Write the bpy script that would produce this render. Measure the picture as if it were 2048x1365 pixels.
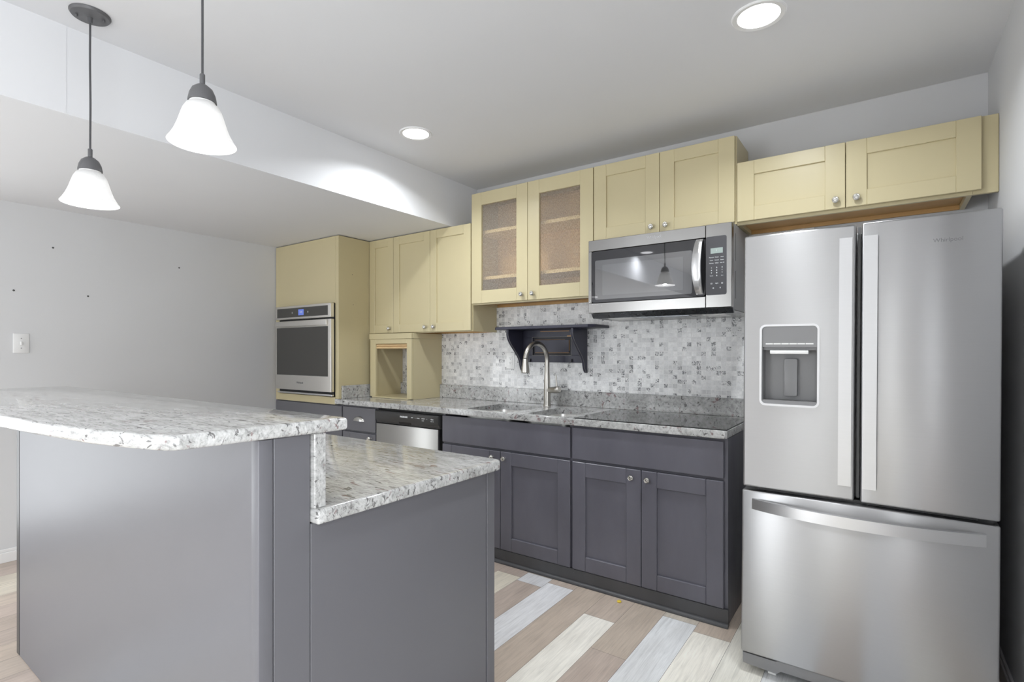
import bpy, bmesh, math, random
from mathutils import Vector, Matrix

# ---------------------------------------------------------------- clean
for o in list(bpy.data.objects):
    bpy.data.objects.remove(o)
scene = bpy.context.scene
COL = scene.collection
R = math.radians
rng = random.Random(7)

# ---------------------------------------------------------------- camera, world, light, exposure
EYE = 1.277
FPX = 1050.05                       # focal length in pixels of the 2048 wide frame
cam_data = bpy.data.cameras.new('camera')
cam_data.sensor_width = 36.0
cam_data.lens = FPX * 36.0 / 2048.0
cam_data.shift_y = (705.5 - 682.5) / 2048.0
cam_data.clip_start = 0.02
cam = bpy.data.objects.new('camera', cam_data)
COL.objects.link(cam)
cam.location = (0, 0, EYE)
cam.rotation_euler = (R(90), 0, R(35.319))
scene.camera = cam

vs = scene.view_settings
vs.view_transform = 'Standard'
vs.look = 'None'
vs.gamma = 1.0
vs.use_curve_mapping = False
vs.exposure = 0.23
scene.cycles.use_denoising = True
scene.cycles.max_bounces = 10
scene.cycles.diffuse_bounces = 8
scene.cycles.glossy_bounces = 5
scene.cycles.transmission_bounces = 8
scene.cycles.sample_clamp_indirect = 6.0
scene.cycles.caustics_reflective = False
scene.cycles.caustics_refractive = False

w = bpy.data.worlds.new('overcast_daylight')
scene.world = w
w.use_nodes = True
bg = w.node_tree.nodes['Background']
bg.inputs[0].default_value = (0.93, 0.97, 1.0, 1)
bg.inputs[1].default_value = 2.0


def lamp(kind, name, loc, power, rot=(0, 0, 0), size=0.2, size_y=None, color=(1, 1, 1), parent=None, spread=None):
    d = bpy.data.lights.new(name, kind)
    d.energy = power
    d.color = color
    if kind == 'AREA':
        d.shape = 'DISK' if size_y is None else 'RECTANGLE'
        d.size = size
        if size_y: d.size_y = size_y
        if spread: d.spread = spread
    else:
        d.shadow_soft_size = size
    o = bpy.data.objects.new(name, d)
    COL.objects.link(o)
    o.location = loc
    o.rotation_euler = rot
    if parent: o.parent = parent
    return o


# fill area lights added outside assumed, unseen windows
LEFT_FILL_W = 10
XR_ = 0.382
lamp('AREA', 'window_daylight', (-4.50, -0.55, 1.05), LEFT_FILL_W, (R(90), 0, R(-90)), 1.6, 1.7, (0.93, 0.97, 1.0))  # added left fill, also gives the island panel its sheen
lamp('AREA', 'right_window_daylight', (XR_ + 0.14, -1.0, 1.35), 58, (R(90), 0, R(90)), 1.5, 1.5, (0.93, 0.97, 1.0))  # added fill from the right, lights the faces turned that way
lamp('AREA', 'front_window_daylight', (-3.2, -4.35, 1.0), 62, (R(90), 0, 0), 1.8, 1.3, (0.93, 0.97, 1.0))  # added fill from behind the camera
lamp('AREA', 'sidelight_daylight', (-0.88, -4.35, 1.15), 5, (R(90), 0, 0), 0.26, 1.9, (0.97, 0.985, 1.0))  # assumed narrow source, placed to streak the refrigerator steel
DOWN_W = 9.2      # each recessed lamp
PEND_W = 5.0       # each pendant lamp

# ---------------------------------------------------------------- room dimensions
XL, XR, YB, YF = -4.36, 0.382, 3.17, -4.2
ZC, ZS, XS = 2.54, 2.20, -2.58       # ceiling, soffit underside, soffit face


# ---------------------------------------------------------------- node helpers
class NT:
    def __init__(self, name):
        self.m = bpy.data.materials.new(name)
        self.m.use_nodes = True
        self.t = self.m.node_tree
        self.p = self.t.nodes['Principled BSDF']
        self._c = None

    def n(self, kind, **kw):
        nd = self.t.nodes.new(kind)
        for k, v in kw.items():
            if k.startswith('i_'):
                key = k[2:]
                nd.inputs[int(key) if key.isdigit() else key].default_value = v
            else:
                setattr(nd, k, v)
        return nd

    def l(self, a, b):
        self.t.links.new(a, b)

    def coord(self):
        if self._c is None:
            g = self.n('ShaderNodeNewGeometry')
            self._c = g.outputs['Position']
        return self._c

    def mapped(self, scale=(1, 1, 1), loc=(0, 0, 0), rot=(0, 0, 0), obj=False):
        mp = self.n('ShaderNodeMapping')
        mp.inputs['Scale'].default_value = scale
        mp.inputs['Location'].default_value = loc
        mp.inputs['Rotation'].default_value = rot
        if obj:
            tc = self.n('ShaderNodeTexCoord')
            self.l(tc.outputs['Object'], mp.inputs['Vector'])
        else:
            self.l(self.coord(), mp.inputs['Vector'])
        return mp.outputs['Vector']

    def noise(self, vec, scale, detail=4.0, rough=0.55, dist=0.0):
        nd = self.n('ShaderNodeTexNoise')
        nd.inputs['Scale'].default_value = scale
        nd.inputs['Detail'].default_value = detail
        nd.inputs['Roughness'].default_value = rough
        nd.inputs['Distortion'].default_value = dist
        self.l(vec, nd.inputs['Vector'])
        return nd.outputs['Fac']

    def ramp(self, fac, stops, interp='LINEAR'):
        nd = self.n('ShaderNodeValToRGB')
        cr = nd.color_ramp
        cr.interpolation = interp
        while len(cr.elements) > 1:
            cr.elements.remove(cr.elements[-1])
        for i, (pos, c) in enumerate(stops):
            e = cr.elements[0] if i == 0 else cr.elements.new(pos)
            e.position = pos
            e.color = (c, c, c, 1) if isinstance(c, (int, float)) else (*c, 1)
        self.l(fac, nd.inputs['Fac'])
        return nd.outputs['Color']

    def mix(self, fac, a, b, mode='MIX'):
        nd = self.n('ShaderNodeMix', data_type='RGBA', blend_type=mode)
        for sock, v in ((nd.inputs['Factor'], fac), (nd.inputs[6], a), (nd.inputs[7], b)):
            if hasattr(v, 'links'):
                self.l(v, sock)
            elif isinstance(v, (int, float)):
                sock.default_value = v
            else:
                sock.default_value = (*v, 1)
        return nd.outputs[2]

    def math(self, op, a, b=None):
        nd = self.n('ShaderNodeMath', operation=op)
        for s, v in ((nd.inputs[0], a), (nd.inputs[1], b)):
            if v is None: continue
            if hasattr(v, 'links'):
                self.l(v, s)
            else:
                s.default_value = v
        return nd.outputs[0]

    def bump(self, height, strength=0.2, dist=0.002):
        nd = self.n('ShaderNodeBump')
        nd.inputs['Strength'].default_value = strength
        nd.inputs['Distance'].default_value = dist
        self.l(height, nd.inputs['Height'])
        self.l(nd.outputs['Normal'], self.p.inputs['Normal'])

    def set(self, **kw):
        for k, v in kw.items():
            k = k.replace('_', ' ')
            s = self.p.inputs[k]
            if hasattr(v, 'links'):
                self.l(v, s)
            elif isinstance(v, (int, float)):
                s.default_value = v
            else:
                s.default_value = (*v, 1)
        return self


M = {}


def paint(name, col, rough, var=0.04, scale=6.0, bump=0.0, bscale=300.0):
    t = NT(name)
    f = t.noise(t.coord(), scale, 5)
    lo = tuple(c * (1 - var) for c in col)
    hi = tuple(min(1, c * (1 + var)) for c in col)
    t.set(Base_Color=t.ramp(f, [(0.3, lo), (0.7, hi)]), Roughness=rough)
    if bump:
        t.bump(t.noise(t.coord(), bscale, 2), bump, 0.001)
    M[name] = t.m
    return t


paint('wall_paint', (0.615, 0.618, 0.63), 0.75, 0.012, 1.5, 0.06, 220)
paint('ceiling_paint', (0.72, 0.725, 0.745), 0.85, 0.012, 1.2, 0.05, 180)
paint('white_trim', (0.78, 0.78, 0.78), 0.4, 0.01)
paint('yellow_paint', (0.540, 0.472, 0.292), 0.34, 0.02, 3.0)
paint('wood_interior', (0.50, 0.30, 0.115), 0.5, 0.10, 9.0)
paint('cabinet_inside', (0.80, 0.60, 0.34), 0.5, 0.06, 9.0)
paint('shelf_edge', (0.85, 0.74, 0.48), 0.5, 0.03, 9.0)
paint('tambour_wood', (0.72, 0.53, 0.30), 0.45, 0.05, 12.0)
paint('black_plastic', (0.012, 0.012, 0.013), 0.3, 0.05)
paint('charcoal_plastic', (0.055, 0.055, 0.055), 0.28, 0.03)
paint('grey_plastic', (0.28, 0.28, 0.285), 0.4, 0.03)
paint('fridge_side', (0.50, 0.50, 0.505), 0.4, 0.02)
paint('mid_grey_plastic', (0.23, 0.23, 0.235), 0.35, 0.03)
paint('white_plastic', (0.88, 0.88, 0.87), 0.35, 0.01)
paint('switch_plastic', (0.72, 0.72, 0.72), 0.35, 0.01)
paint('dark_screw', (0.07, 0.07, 0.07), 0.6, 0.05)
paint('pendant_grey', (0.105, 0.105, 0.11), 0.42, 0.03)
paint('cord_grey', (0.07, 0.07, 0.075), 0.6, 0.03)
paint('legend_white', (0.75, 0.77, 0.78), 0.5, 0.0)
paint('emblem_dark', (0.20, 0.20, 0.205), 0.35, 0.0)
paint('emblem_mid', (0.50, 0.50, 0.51), 0.35, 0.0)
paint('emblem_light', (0.82, 0.82, 0.83), 0.3, 0.0)
paint('yellow_crumb', (0.75, 0.55, 0.05), 0.6, 0.05)
paint('navy_paint', (0.030, 0.030, 0.050), 0.40, 0.10, 14.0)
paint('navy_groove', (0.008, 0.008, 0.013), 0.5, 0.05)  # shadow in the shelf recess, put into a near-black navy
paint('worn_grey', (0.22, 0.21, 0.20), 0.5, 0.2, 40.0)
paint('bare_wood', (0.50, 0.27, 0.10), 0.5, 0.10, 30.0)
paint('charcoal_panel', (0.135, 0.134, 0.148), 0.38, 0.02, 2.0, 0.05, 260)


def worn_paint(name, col, chip, rough):
    t = NT(name)
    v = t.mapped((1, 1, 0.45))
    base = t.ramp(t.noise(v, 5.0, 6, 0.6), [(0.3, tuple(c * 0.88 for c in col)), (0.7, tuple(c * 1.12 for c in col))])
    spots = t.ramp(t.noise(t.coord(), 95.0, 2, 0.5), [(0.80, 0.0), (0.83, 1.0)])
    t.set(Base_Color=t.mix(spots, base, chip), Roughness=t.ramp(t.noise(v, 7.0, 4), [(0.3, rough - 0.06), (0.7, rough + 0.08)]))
    M[name] = t.m


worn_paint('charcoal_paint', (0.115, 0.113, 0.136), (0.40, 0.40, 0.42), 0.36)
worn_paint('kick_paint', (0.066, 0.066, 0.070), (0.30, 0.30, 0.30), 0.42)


def steel(name, col, rough, aniso=0.75, along='Z'):
    t = NT(name)
    v = t.mapped((0.8, 0.8, 420.0))
    f = t.noise(v, 3.0, 2, 0.5)
    tn = t.n('ShaderNodeTangent', direction_type='RADIAL', axis='Z')
    t.set(Base_Color=t.ramp(f, [(0.3, tuple(c * 0.985 for c in col)), (0.7, tuple(min(1, c * 1.015) for c in col))]),
          Metallic=1.0, Roughness=t.ramp(f, [(0.3, rough - 0.008), (0.7, rough + 0.008)]),
          Anisotropic=aniso, Anisotropic_Rotation=0.25 if along == 'Z' else 0.0)
    t.l(tn.outputs['Tangent'], t.p.inputs['Tangent'])
    M[name] = t.m


steel('fridge_steel', (0.45, 0.45, 0.455), 0.33, 0.9)
steel('dishwasher_steel', (0.60, 0.595, 0.575), 0.40)
steel('oven_steel', (0.94, 0.92, 0.88), 0.38)
steel('brushed_steel', (0.31, 0.305, 0.298), 0.24)
steel('handle_steel', (0.60, 0.60, 0.605), 0.34, 0.5)
for nm, c, r in (('nickel', (0.70, 0.69, 0.66), 0.20), ('faucet_nickel', (0.52, 0.50, 0.465), 0.32), ('chrome', (0.85, 0.85, 0.86), 0.10),
                 ('sink_steel', (0.88, 0.87, 0.85), 0.34), ('dark_metal', (0.17, 0.18, 0.20), 0.28)):
    t = NT(nm)
    f = t.noise(t.coord(), 40.0, 3)
    t.set(Base_Color=c, Metallic=1.0, Roughness=t.ramp(f, [(0.3, r - 0.03), (0.7, r + 0.03)]))
    M[nm] = t.m

for nm, c, r, mt in (('black_glass', (0.06, 0.06, 0.063), 0.012, 0.75), ('oven_glass', (0.085, 0.083, 0.078), 0.09, 0.35),
                     ('window_mesh', (0.19, 0.19, 0.194), 0.016, 0.85), ('window_screen', (0.225, 0.225, 0.23), 0.018, 0.85), ('cooktop_glass', (0.10, 0.10, 0.098), 0.035, 0.65),
                     ('panel_glass', (0.06, 0.06, 0.066), 0.12, 0.0)):
    t = NT(nm)
    f = t.noise(t.coord(), 3.0, 2)
    t.set(Base_Color=c, Metallic=mt, Roughness=t.ramp(f, [(0.3, r), (0.7, r + 0.01)]))
    M[nm] = t.m


def glow(name, col, strength):
    t = NT(name)
    t.set(Base_Color=(0.9, 0.9, 0.9) if strength > 1 else tuple(c * 0.6 for c in col), Emission_Color=col, Emission_Strength=strength)
    M[name] = t.m
    return t


glow('lamp_diffuser', (1, 1, 1), 7.0)
glow('blue_display', (0.16, 0.24, 0.75), 0.40)
glow('lcd_display', (0.46, 0.55, 0.52), 0.10)
# frosted alabaster glass shade, lit from inside, cloudier and dimmer near the neck
t = NT('alabaster_glass')
tc = t.n('ShaderNodeTexCoord')
sx = t.n('ShaderNodeSeparateXYZ')
t.l(tc.outputs['Object'], sx.inputs[0])
swirl = t.noise(t.mapped((1, 1, 1), obj=True), 26.0, 5, 0.6, 1.5)
up = t.ramp(sx.outputs['Z'], [(0.0, 1.0), (0.080, 0.95), (0.11, 0.42)])
t.set(Base_Color=(0.42, 0.42, 0.42), Roughness=0.3, Emission_Color=(1.0, 0.995, 0.985))
t.l(t.math('MULTIPLY', t.math('MULTIPLY', up, t.ramp(swirl, [(0.3, 0.80), (0.7, 1.0)])), 0.62), t.p.inputs['Emission Strength'])
M['alabaster_glass'] = t.m

# rain-patterned cabinet glass: clear tinted pane whose ripples catch the light
t = NT('rain_glass')
hv = t.noise(t.mapped((1.0, 1.0, 0.45)), 210.0, 2, 0.5)
tr = t.n('ShaderNodeBsdfTransparent')
t.l(t.ramp(hv, [(0.34, (0.74, 0.68, 0.60)), (0.52, (0.92, 0.88, 0.81)), (0.66, (0.99, 0.97, 0.93))]), tr.inputs['Color'])
t.set(Base_Color=(0.85, 0.83, 0.80), Roughness=0.16, Specular_IOR_Level=0.8)
t.bump(hv, 1.0, 0.006)
ms = t.n('ShaderNodeMixShader')
ms.inputs[0].default_value = 0.14
t.l(tr.outputs[0], ms.inputs[1]); t.l(t.p.outputs[0], ms.inputs[2])
t.l(ms.outputs[0], t.t.nodes['Material Output'].inputs['Surface'])
M['rain_glass'] = t.m


def granite(name, stretch, warm=0.0, tone=1.0):
    t = NT(name)
    v = t.mapped(stretch)
    a = t.noise(v, 16.0, 10, 0.72, 0.8)
    b = t.noise(v, 95.0, 6, 0.68, 0.6)
    c = t.noise(t.mapped(stretch, (3.1, 7.7, 1.3)), 62.0, 5, 0.6, 0.6)
    d = t.noise(t.mapped(stretch, (9.4, 2.2, 5.1)), 34.0, 5, 0.62, 0.9)
    k = tone
    base = t.ramp(a, [(0.32, (0.44 * k, 0.435 * k, 0.425 * k)), (0.46, (0.60 * k, 0.60 * k, 0.59 * k)), (0.62, (0.74 * k, 0.74 * k, 0.735 * k))])
    grain = t.ramp(b, [(0.34, 0.5), (0.47, 0.95), (0.62, 1.2)])
    m1 = t.mix(0.85, base, grain, 'MULTIPLY')
    m2 = t.mix(t.ramp(c, [(0.600, 0.0), (0.635, 0.85)]), m1, (0.10, 0.095, 0.095))
    m3 = t.mix(t.ramp(d, [(0.625, 0.0), (0.66, 0.8)]), m2, (0.20, 0.12, 0.12))
    t.set(Base_Color=m3, Roughness=0.10, Specular_IOR_Level=0.6)
    M[name] = t.m


granite('granite_bar', (0.30, 1.35, 1.0), tone=0.75)
granite('granite_counter', (0.55, 0.55, 0.55), tone=0.71)

# mosaic tile: one inch stone squares in pale grout, some veined dark
TS = 0.0280
t = NT('mosaic_tile')
v = t.mapped((1 / TS, 1 / TS, 1 / TS), (0.31, 0.0, 0.17))
sx = t.n('ShaderNodeSeparateXYZ'); t.l(v, sx.inputs[0])
fx, fz = t.math('FRACT', sx.outputs['X']), t.math('FRACT', sx.outputs['Z'])
ix, iz = t.math('FLOOR', sx.outputs['X']), t.math('FLOOR', sx.outputs['Z'])
cb = t.n('ShaderNodeCombineXYZ'); t.l(ix, cb.inputs[0]); t.l(iz, cb.inputs[2])
wn = t.n('ShaderNodeTexWhiteNoise', noise_dimensions='3D'); t.l(cb.outputs[0], wn.inputs['Vector'])
sc_ = t.n('ShaderNodeSeparateColor'); t.l(wn.outputs['Color'], sc_.inputs[0])
edge = t.math('MINIMUM', t.math('MINIMUM', fx, t.math('SUBTRACT', 1.0, fx)), t.math('MINIMUM', fz, t.math('SUBTRACT', 1.0, fz)))
groutm = t.ramp(edge, [(0.03, 0.0), (0.06, 1.0)])
tone = t.ramp(sc_.outputs['Red'], [(0.0, (0.63, 0.632, 0.635)), (0.35, (0.77, 0.772, 0.775)), (1.0, (0.90, 0.90, 0.895))])
vv = t.n('ShaderNodeVectorMath', operation='SCALE'); t.l(wn.outputs['Color'], vv.inputs[0]); vv.inputs['Scale'].default_value = 7.0
ad = t.n('ShaderNodeVectorMath', operation='ADD'); t.l(t.coord(), ad.inputs[0]); t.l(vv.outputs[0], ad.inputs[1])
cloud = t.ramp(t.noise(ad.outputs[0], 60.0, 4, 0.6, 0.5), [(0.3, 0.80), (0.7, 1.08)])
vein = t.ramp(t.noise(ad.outputs[0], 70.0, 3, 0.6, 2.0), [(0.47, 0.0), (0.55, 1.0)])
veined = t.math('MULTIPLY', t.ramp(sc_.outputs['Green'], [(0.84, 0.0), (0.86, 0.95)]), vein)
body = t.mix(veined, t.mix(0.9, tone, cloud, 'MULTIPLY'), (0.13, 0.13, 0.14))
t.set(Base_Color=t.mix(groutm, (0.82, 0.82, 0.815), body), Roughness=0.32)
t.bump(groutm, 0.35, 0.0015)
M['mosaic_tile'] = t.m

# floor planks: colour of each plank comes from the mesh, grain from the nodes
t = NT('floor_planks')
at_ = t.n('ShaderNodeAttribute', attribute_name='plank')
g1 = t.noise(t.mapped((26.0, 1.6, 1.0)), 3.0, 7, 0.62, 0.6)
g2 = t.noise(t.mapped((3.0, 1.1, 1.0)), 2.6, 5, 0.6)
g3 = t.noise(t.mapped((120.0, 5.0, 1.0)), 2.0, 3, 0.5)
mm = t.mix(0.8, at_.outputs['Color'], t.ramp(g1, [(0.25, 0.80), (0.5, 1.08), (0.75, 1.2)]), 'MULTIPLY')
mm = t.mix(0.8, mm, t.ramp(g2, [(0.3, (0.90, 0.88, 0.86)), (0.7, (1.12, 1.11, 1.10))]), 'MULTIPLY')
mm = t.mix(0.5, mm, t.ramp(g3, [(0.3, 0.88), (0.7, 1.14)]), 'MULTIPLY')
t.set(Base_Color=mm, Roughness=0.36)
t.bump(g1, 0.08, 0.001)
M['floor_planks'] = t.m


# ---------------------------------------------------------------- mesh helpers (world coordinates)
class MB:
    def __init__(self):
        self.bm = bmesh.new()

    def _add(self, tmp):
        me = bpy.data.meshes.new('tmp')
        tmp.to_mesh(me)
        tmp.free()
        self.bm.from_mesh(me)
        bpy.data.meshes.remove(me)
        return self

    def box(self, x0, x1, y0, y1, z0, z1, bev=0.0, seg=1):
        b = bmesh.new()
        bmesh.ops.create_cube(b, size=1.0)
        for v in b.verts:
            v.co = Vector((x0 if v.co.x < 0 else x1, y0 if v.co.y < 0 else y1, z0 if v.co.z < 0 else z1))
        if bev > 0:
            r = bmesh.ops.bevel(b, geom=list(b.edges), offset=bev, segments=seg, affect='EDGES', profile=0.5)
            if seg > 1:
                for f in r['faces']: f.smooth = True
        return self._add(b)

    def lathe(self, prof, origin, axis=(0, 0, 1), seg=24, caps=True, smooth=True):
        """prof: (radius, height) along axis from origin"""
        ax = Vector(axis).normalized()
        q = Vector((0, 0, 1)).rotation_difference(ax)
        b = bmesh.new()
        rings = []
        for r, h in prof:
            ring = []
            for i in range(seg):
                a = 2 * math.pi * i / seg
                ring.append(b.verts.new(q @ Vector((r * math.cos(a), r * math.sin(a), h)) + Vector(origin)))
            rings.append(ring)
        for k in range(len(rings) - 1):
            for i in range(seg):
                f = b.faces.new((rings[k][i], rings[k][(i + 1) % seg], rings[k + 1][(i + 1) % seg], rings[k + 1][i]))
                f.smooth = smooth
        if caps:
            b.faces.new(list(reversed(rings[0])))
            b.faces.new(rings[-1])
        return self._add(b)

    def cyl(self, r, p0, p1, seg=20):
        p0, p1 = Vector(p0), Vector(p1)
        return self.lathe([(r, 0), (r, (p1 - p0).length)], p0, p1 - p0, seg)

    def tube(self, pts, radii, seg=16):
        pts = [Vector(p) for p in pts]
        b = bmesh.new()
        rings = []
        nrm = None
        for i, p in enumerate(pts):
            d = (pts[min(i + 1, len(pts) - 1)] - pts[max(i - 1, 0)]).normalized()
            if nrm is None:
                nrm = d.orthogonal().normalized()
            else:
                nrm = (nrm - d * nrm.dot(d)).normalized()
            bn = d.cross(nrm)
            r = radii[i] if isinstance(radii, (list, tuple)) else radii
            rings.append([b.verts.new(p + (nrm * math.cos(2 * math.pi * k / seg) + bn * math.sin(2 * math.pi * k / seg)) * r) for k in range(seg)])
        for k in range(len(rings) - 1):
            for i in range(seg):
                f = b.faces.new((rings[k][i], rings[k][(i + 1) % seg], rings[k + 1][(i + 1) % seg], rings[k + 1][i]))
                f.smooth = True
        b.faces.new(list(reversed(rings[0])))
        b.faces.new(rings[-1])
        return self._add(b)

    def prism(self, pts, vec, bev=0.0, seg=2):
        """closed polygon (3-D points) extruded by vec"""
        b = bmesh.new()
        vs_ = [b.verts.new(p) for p in pts]
        f = b.faces.new(vs_)
        r = bmesh.ops.extrude_face_region(b, geom=[f])
        for e in r['geom']:
            if isinstance(e, bmesh.types.BMVert):
                e.co += Vector(vec)
        bmesh.ops.recalc_face_normals(b, faces=list(b.faces))
        if bev > 0:
            d = Vector(vec).normalized()
            es = [e for e in b.edges if abs((e.verts[1].co - e.verts[0].co).normalized().dot(d)) < 0.5]
            rr = bmesh.ops.bevel(b, geom=es, offset=bev, segments=seg, affect='EDGES', profile=0.5)
            for ff in rr['faces']: ff.smooth = True
        return self._add(b)

    def plate(self, outer, holes, z0, z1, bev=0.0, pred=None):
        """horizontal slab with holes"""
        b = bmesh.new()
        edges = []
        for loop in [outer] + holes:
            vv_ = [b.verts.new((x, y, z1)) for x, y in loop]
            edges += [b.edges.new((vv_[i], vv_[(i + 1) % len(vv_)])) for i in range(len(vv_))]
        r = bmesh.ops.triangle_fill(b, use_beauty=True, use_dissolve=False, edges=edges)
        fs = [g for g in r['geom'] if isinstance(g, bmesh.types.BMFace)]
        for f in fs:
            f.normal_update()
            if f.normal.z < 0: f.normal_flip()
        ex = bmesh.ops.extrude_face_region(b, geom=fs)
        for e in ex['geom']:
            if isinstance(e, bmesh.types.BMVert):
                e.co.z = z0
        bmesh.ops.recalc_face_normals(b, faces=list(b.faces))
        if bev > 0:
            es = [e for e in b.edges if abs(e.verts[0].co.z - e.verts[1].co.z) < 1e-6 and len(e.link_faces) == 2
                  and any(abs(f.normal.z) < 0.5 for f in e.link_faces) and any(abs(f.normal.z) > 0.5 for f in e.link_faces)
                  and (pred is None or all(pred(v.co) for v in e.verts))]
            rr = bmesh.ops.bevel(b, geom=es, offset=bev, segments=3, affect='EDGES', profile=0.5)
            for ff in rr['faces']: ff.smooth = True
        return self._add(b)

    def obj(self, name, mat, parent=None, label=None, origin=None):
        me = bpy.data.meshes.new(name)
        o = bpy.data.objects.new(name, me)
        off = Vector((0, 0, 0))
        if parent is not None:
            o.parent = parent
            off = Vector(parent['_w'])
        if origin is not None:
            o.location = Vector(origin) - off
            off = Vector(origin)
        else:
            o.location = (0, 0, 0)
        o['_w'] = tuple(off)
        bmesh.ops.recalc_face_normals(self.bm, faces=list(self.bm.faces))
        bmesh.ops.translate(self.bm, verts=list(self.bm.verts), vec=-off)
        self.bm.to_mesh(me)
        self.bm.free()
        if any(p.use_smooth for p in me.polygons):
            me.set_sharp_from_angle(angle=R(38))
        me.materials.append(M[mat])
        COL.objects.link(o)
        if label: o['label'] = label
        return o


def B():
    return MB()


def tag(o, label, cat, group=None):
    o['label'] = label
    o['category'] = cat
    if group: o['group'] = group
    return o


def thing(name, loc, label, cat, group=None):
    o = bpy.data.objects.new(name, None)
    o.empty_display_size = 0.05
    o.location = loc
    o['_w'] = tuple(loc)
    COL.objects.link(o)
    return tag(o, label, cat, group)


def struct(mb, name, mat):
    o = mb.obj(name, mat)
    o['kind'] = 'structure'
    return o


def text(s, size, loc, mat, parent, name='lettering', xscale=1.0, ext=0.0006, bold=0.0, shear=0.0):
    cu = bpy.data.curves.new(name, 'FONT')
    cu.body = s
    cu.size = size
    cu.extrude = ext
    cu.offset = bold
    cu.shear = shear
    cu.align_x = 'CENTER'
    cu.align_y = 'CENTER'
    tmp = bpy.data.objects.new('tmp', cu)
    COL.objects.link(tmp)
    dg = bpy.context.evaluated_depsgraph_get()
    me = bpy.data.meshes.new_from_object(tmp.evaluated_get(dg))
    bpy.data.objects.remove(tmp)
    me.transform(Matrix.Rotation(R(90), 4, 'X') @ Matrix.Diagonal((xscale, 1, 1, 1)))
    me.name = name
    me.materials.clear()
    me.materials.append(M[mat])
    o = bpy.data.objects.new(name, me)
    o.parent = parent
    o.location = Vector(loc) - Vector(parent['_w'])
    COL.objects.link(o)
    return o


def rrect(x0, x1, z0, z1, r, n=5):
    pts = []
    for cx, cz, a0 in ((x1 - r, z1 - r, 0), (x0 + r, z1 - r, 90), (x0 + r, z0 + r, 180), (x1 - r, z0 + r, 270)):
        for i in range(n + 1):
            a = R(a0 + 90 * i / n)
            pts.append((cx + r * math.cos(a), cz + r * math.sin(a)))
    return pts


def shaker(x0, x1, z0, z1, yf, th=0.02, fr=0.065, rec=0.009, ft=None, be=0.0016):
    ft = fr if ft is None else ft
    m = B()
    m.box(x0, x0 + fr, yf, yf + th, z0, z1, be)
    m.box(x1 - fr, x1, yf, yf + th, z0, z1, be)
    m.box(x0 + fr, x1 - fr, yf + 0.0003, yf + th, z1 - ft, z1, be)
    m.box(x0 + fr, x1 - fr, yf + 0.0003, yf + th, z0, z0 + ft, be)
    m.box(x0 + fr - 0.004, x1 - fr + 0.004, yf + rec, yf + th - 0.002, z0 + ft - 0.004, z1 - ft + 0.004)
    return m


def knob(x, z, yf, parent, r=0.0155):
    m = B()
    prof = [(0.008, 0.0), (0.0065, -0.003), (0.006, -0.010), (0.009, -0.014), (r, -0.018), (r, -0.0215), (r * 0.86, -0.0245),
            (r * 0.80, -0.0238), (r * 0.70, -0.0262), (r * 0.55, -0.0255), (r * 0.45, -0.0275), (0.001, -0.0285)]
    m.lathe([(a, -h) for a, h in prof], (x, yf, z), (0, -1, 0), 24)
    # swirled ridges across the knob face
    for k in (-1, 0, 1):
        a = R(35)
        c, s = math.cos(a), math.sin(a)
        d = k * r * 0.5
        L = r * 0.72 * (1 - 0.25 * abs(k))
        p0 = (x - c * L - s * d, yf - 0.0262, z - s * L + c * d)
        p1 = (x + c * L - s * d, yf - 0.0262, z + s * L + c * d)
        m.tube([p0, ((p0[0] + p1[0]) / 2, yf - 0.0282, (p0[2] + p1[2]) / 2), p1], 0.0016, 6)
    return m.obj('knob', 'nickel', parent)


# ---------------------------------------------------------------- room shell
PW = 0.1615
X0P = -1.0362
planks = bmesh.new()
lay = planks.loops.layers.color.new('plank')
WHITE, GREY, BROWN, TAN, BEIGE, MID = (0.95, 0.94, 0.905), (0.86, 0.865, 0.875), (0.72, 0.665, 0.625), (0.77, 0.715, 0.665), (0.87, 0.84, 0.78), (0.80, 0.765, 0.72)
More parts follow.
